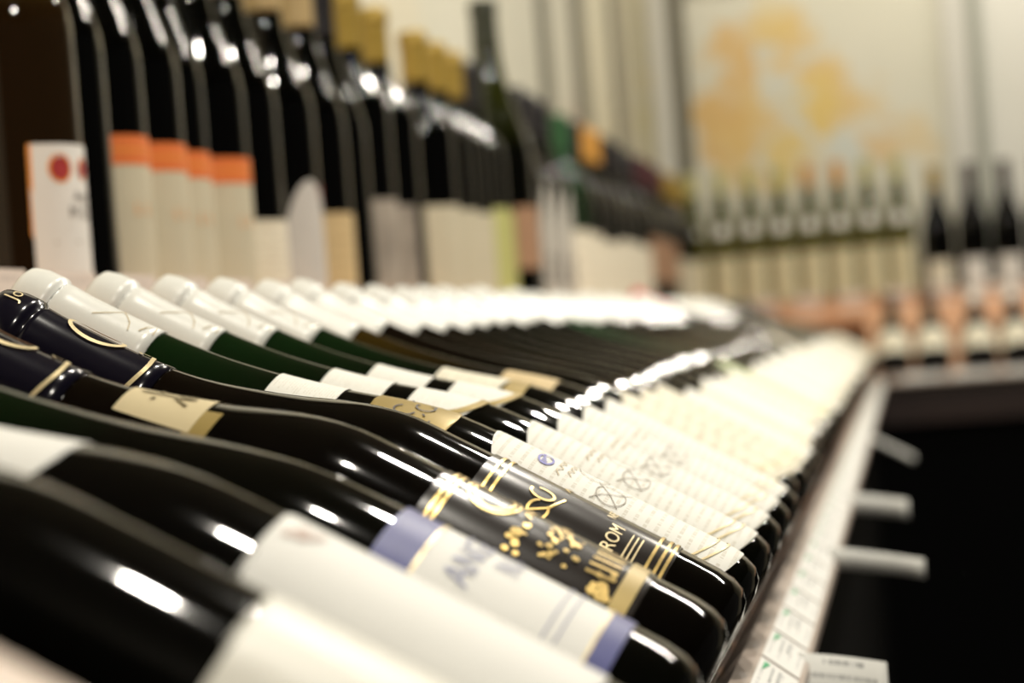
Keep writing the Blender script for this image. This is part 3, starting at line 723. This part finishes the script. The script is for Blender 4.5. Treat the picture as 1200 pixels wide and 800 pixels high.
def framed_map(name, verts4, m, label, frame_boxes):
    root = link(name, None); root.location = Vector(verts4[0])+Vector((0, 0, ZC))
    tag(root, label, 'map')
    a, b, c, d = [Vector(q)+Vector((0, 0, ZC)) for q in verts4]
    wv, hv = (b-a).length, (d-a).length
    nrm = (b-a).cross(d-a).normalized()*.006
    v = [a, b, c, d, a-nrm, b-nrm, c-nrm, d-nrm]
    me = mesh('map_sheet', v, [[0, 1, 2, 3], [0, 4, 5, 1], [1, 5, 6, 2], [2, 6, 7, 3], [3, 7, 4, 0]], m, False, [(0, 0), (wv, 0), (wv, hv), (0, hv)]*2)
    child_keep(link('map_sheet', me), root)
    for bb in frame_boxes:
        child_keep(box(*bb[:7], bb[7], .002), root)
    return root
MAPF = map_mat('district map', blobs, (1, 1), paper=(.70, .68, .58))
e = WALLY-.006
framed_map('framed_map', [(mx0, e, mz0), (mx1, e, mz0), (mx1, e, mz1), (mx0, e, mz1)], MAPF,
           'large framed map with orange and yellow districts on the wall above the olive bottles',
           [('frame_post', mx1, px_far(1138, 100, WALLY).x, WALLY-.03, WALLY, mz0, mz1, POSTL),
            ('frame_post', px_far(788, 100, WALLY).x, px_far(806, 100, WALLY).x, WALLY-.03, WALLY, mz0, mz1, POSTD),
            ('frame_rail', px_far(788, 100, WALLY).x, px_far(1138, 100, WALLY).x, WALLY-.03, WALLY, mz1, mz1+.04, POSTL)])
MAP2 = map_mat('second map', [(.16, .20, .03, (.6, .08, .08), .9), (.19, .33, .05, (.72, .45, .35), .5), (.33, .25, .1, YC, .5), (.5, .4, .12, OL, .5)], (1, 1), paper=(.78, .77, .72))
n0 = px_far(1154, 100, WALLY).x
framed_map('framed_map', [(n0, e, mz0), (n0+.8, e, mz0), (n0+.8, e, mz1), (n0, e, mz1)], MAP2,
           'pale framed map with a small red spot on the wall above the black bottles',
           [('frame_post', px_far(1139, 100, WALLY).x, n0, WALLY-.028, WALLY, mz0, mz1, mat('grey green frame', (.36, .37, .31), .5, noise=.1)),
            ('frame_rail', n0, n0+.8, WALLY-.028, WALLY, mz1, mz1+.04, POSTL)])
# narrow panel between the corner and the big map
c0 = WALLX+.012; c1 = px_far(787, 100, WALLY).x
MAP3 = map_mat('green map', [(.06, .30, .06, (.48, .52, .28), .7), (.03, .45, .05, (.55, .50, .30), .6), (.09, .55, .06, YC, .3)], (1, 1), paper=(.62, .58, .44))
framed_map('framed_map', [(c0, e, mz0), (c1, e, mz0), (c1, e, mz1), (c0, e, mz1)], MAP3,
           'narrow map strip with green districts in the corner of the walls',
           [('frame_post', c1-.045, c1, WALLY-.026, WALLY, mz0, mz1, POSTL)])
# posts and map boards on the left wall
wx = WALLX+.006
def wy(px): return px_wall(px, 60, WALLX).y
MAP4 = map_mat('tan map', [(.3, .3, .15, (.60, .50, .30), .6), (.7, .5, .2, (.62, .56, .36), .5), (.5, .15, .1, (.5, .52, .36), .5)], (1, 1), paper=(.70, .66, .52))
MAP5 = map_mat('rosy map', [(.3, .3, .15, (.68, .46, .38), .5), (.9, .4, .2, (.70, .62, .44), .5)], (1, 1), paper=(.74, .71, .60))
for i, (ya, yb, m, lab) in enumerate([(2.2, wy(628), MAP5, 'wide pale framed map on the left wall behind the gold-capped bottles'),
                                      (wy(638), wy(668), MAP5, 'narrow white framed map on the left wall by the corner'),
                                      (wy(680), wy(712), MAP4, 'tan framed map on the left wall next to the corner')]):
    post = (POSTD, POSTD, POSTD)[i]
    framed_map('framed_map', [(wx, ya, mz0), (wx, yb, mz0), (wx, yb, mz1), (wx, ya, mz1)], m, lab,
               [('frame_post', WALLX, WALLX+.012, yb, (wy(638), wy(680), wy(719))[i], mz0, mz1, post),
                ('frame_rail', WALLX, WALLX+.012, ya, yb, mz1, mz1+.04, POSTL)])

# ------------------------------------------------------------------ lamps
hous = lathe('housing', [(0, .045), (.004, .048), (.06, .048), (.075, .040), (.085, .012), (.12, .012)], STEEL, 24, cap0=False)
def spotlight(x, y, tx, ty, tz, power=LAMP_W, ang=155, size=.034):
    root = link('ceiling_spotlight', None); root.location = (x, y, CEIL-.12+ZC)
    tag(root, 'white ceiling spotlight above the aisle', 'spotlight', 'ceiling spotlights')
    link('housing', hous, root)
    li = bpy.data.lights.new('spot', 'SPOT'); li.energy = power; li.color = (1, .94, .82); li.spot_size = math.radians(ang); li.spot_blend = .5
    li.shadow_soft_size = size
    lo = link('spot_lamp', li, root); lo.location = (0, 0, -.004)
    d = Vector((tx-x, ty-y, tz-(CEIL-.12))); lo.rotation_euler = d.to_track_quat('-Z', 'Y').to_euler()
for x, y in ((.30, .92), (.33, 2.12), (.27, 3.45), (.27, 4.75), (.70, -.55)):  # last one, behind the camera, is an added lamp that brightens the text cards
    spotlight(x, y, -.16, y+.1 if y > 0 else 1.2, -.10, LAMP_W*(.34 if y > 4 else .7 if y > 3 else 1))
# slim tube fittings: one across the aisle, one along the far wall washing the maps
def tube(x0, x1, y, power, tilt, label, width=.013):
    root = link('tube_lamp', None); root.location = ((x0+x1)/2, y, CEIL-.12+ZC); tag(root, label, 'lamp')
    h = (x1-x0)/2
    link('housing', box_mesh('housing', -h-.03, h+.03, -.03, .03, .012, .05, STEEL, .004), root)
    li = bpy.data.lights.new('tube', 'AREA'); li.shape = 'RECTANGLE'; li.size = 2*h; li.size_y = width; li.energy = power; li.color = (1, .93, .80)
    lo = link('tube_light', li, root); lo.rotation_euler = (math.radians(tilt), 0, 0)
tube(.65, 1.35, 3.45, 16, -12, 'slim tube lamp under the ceiling across the aisle')
tube(-.4, 1.4, WALLY-.5, TUBE_W, 25, 'long slim tube lamp under the ceiling along the map wall')
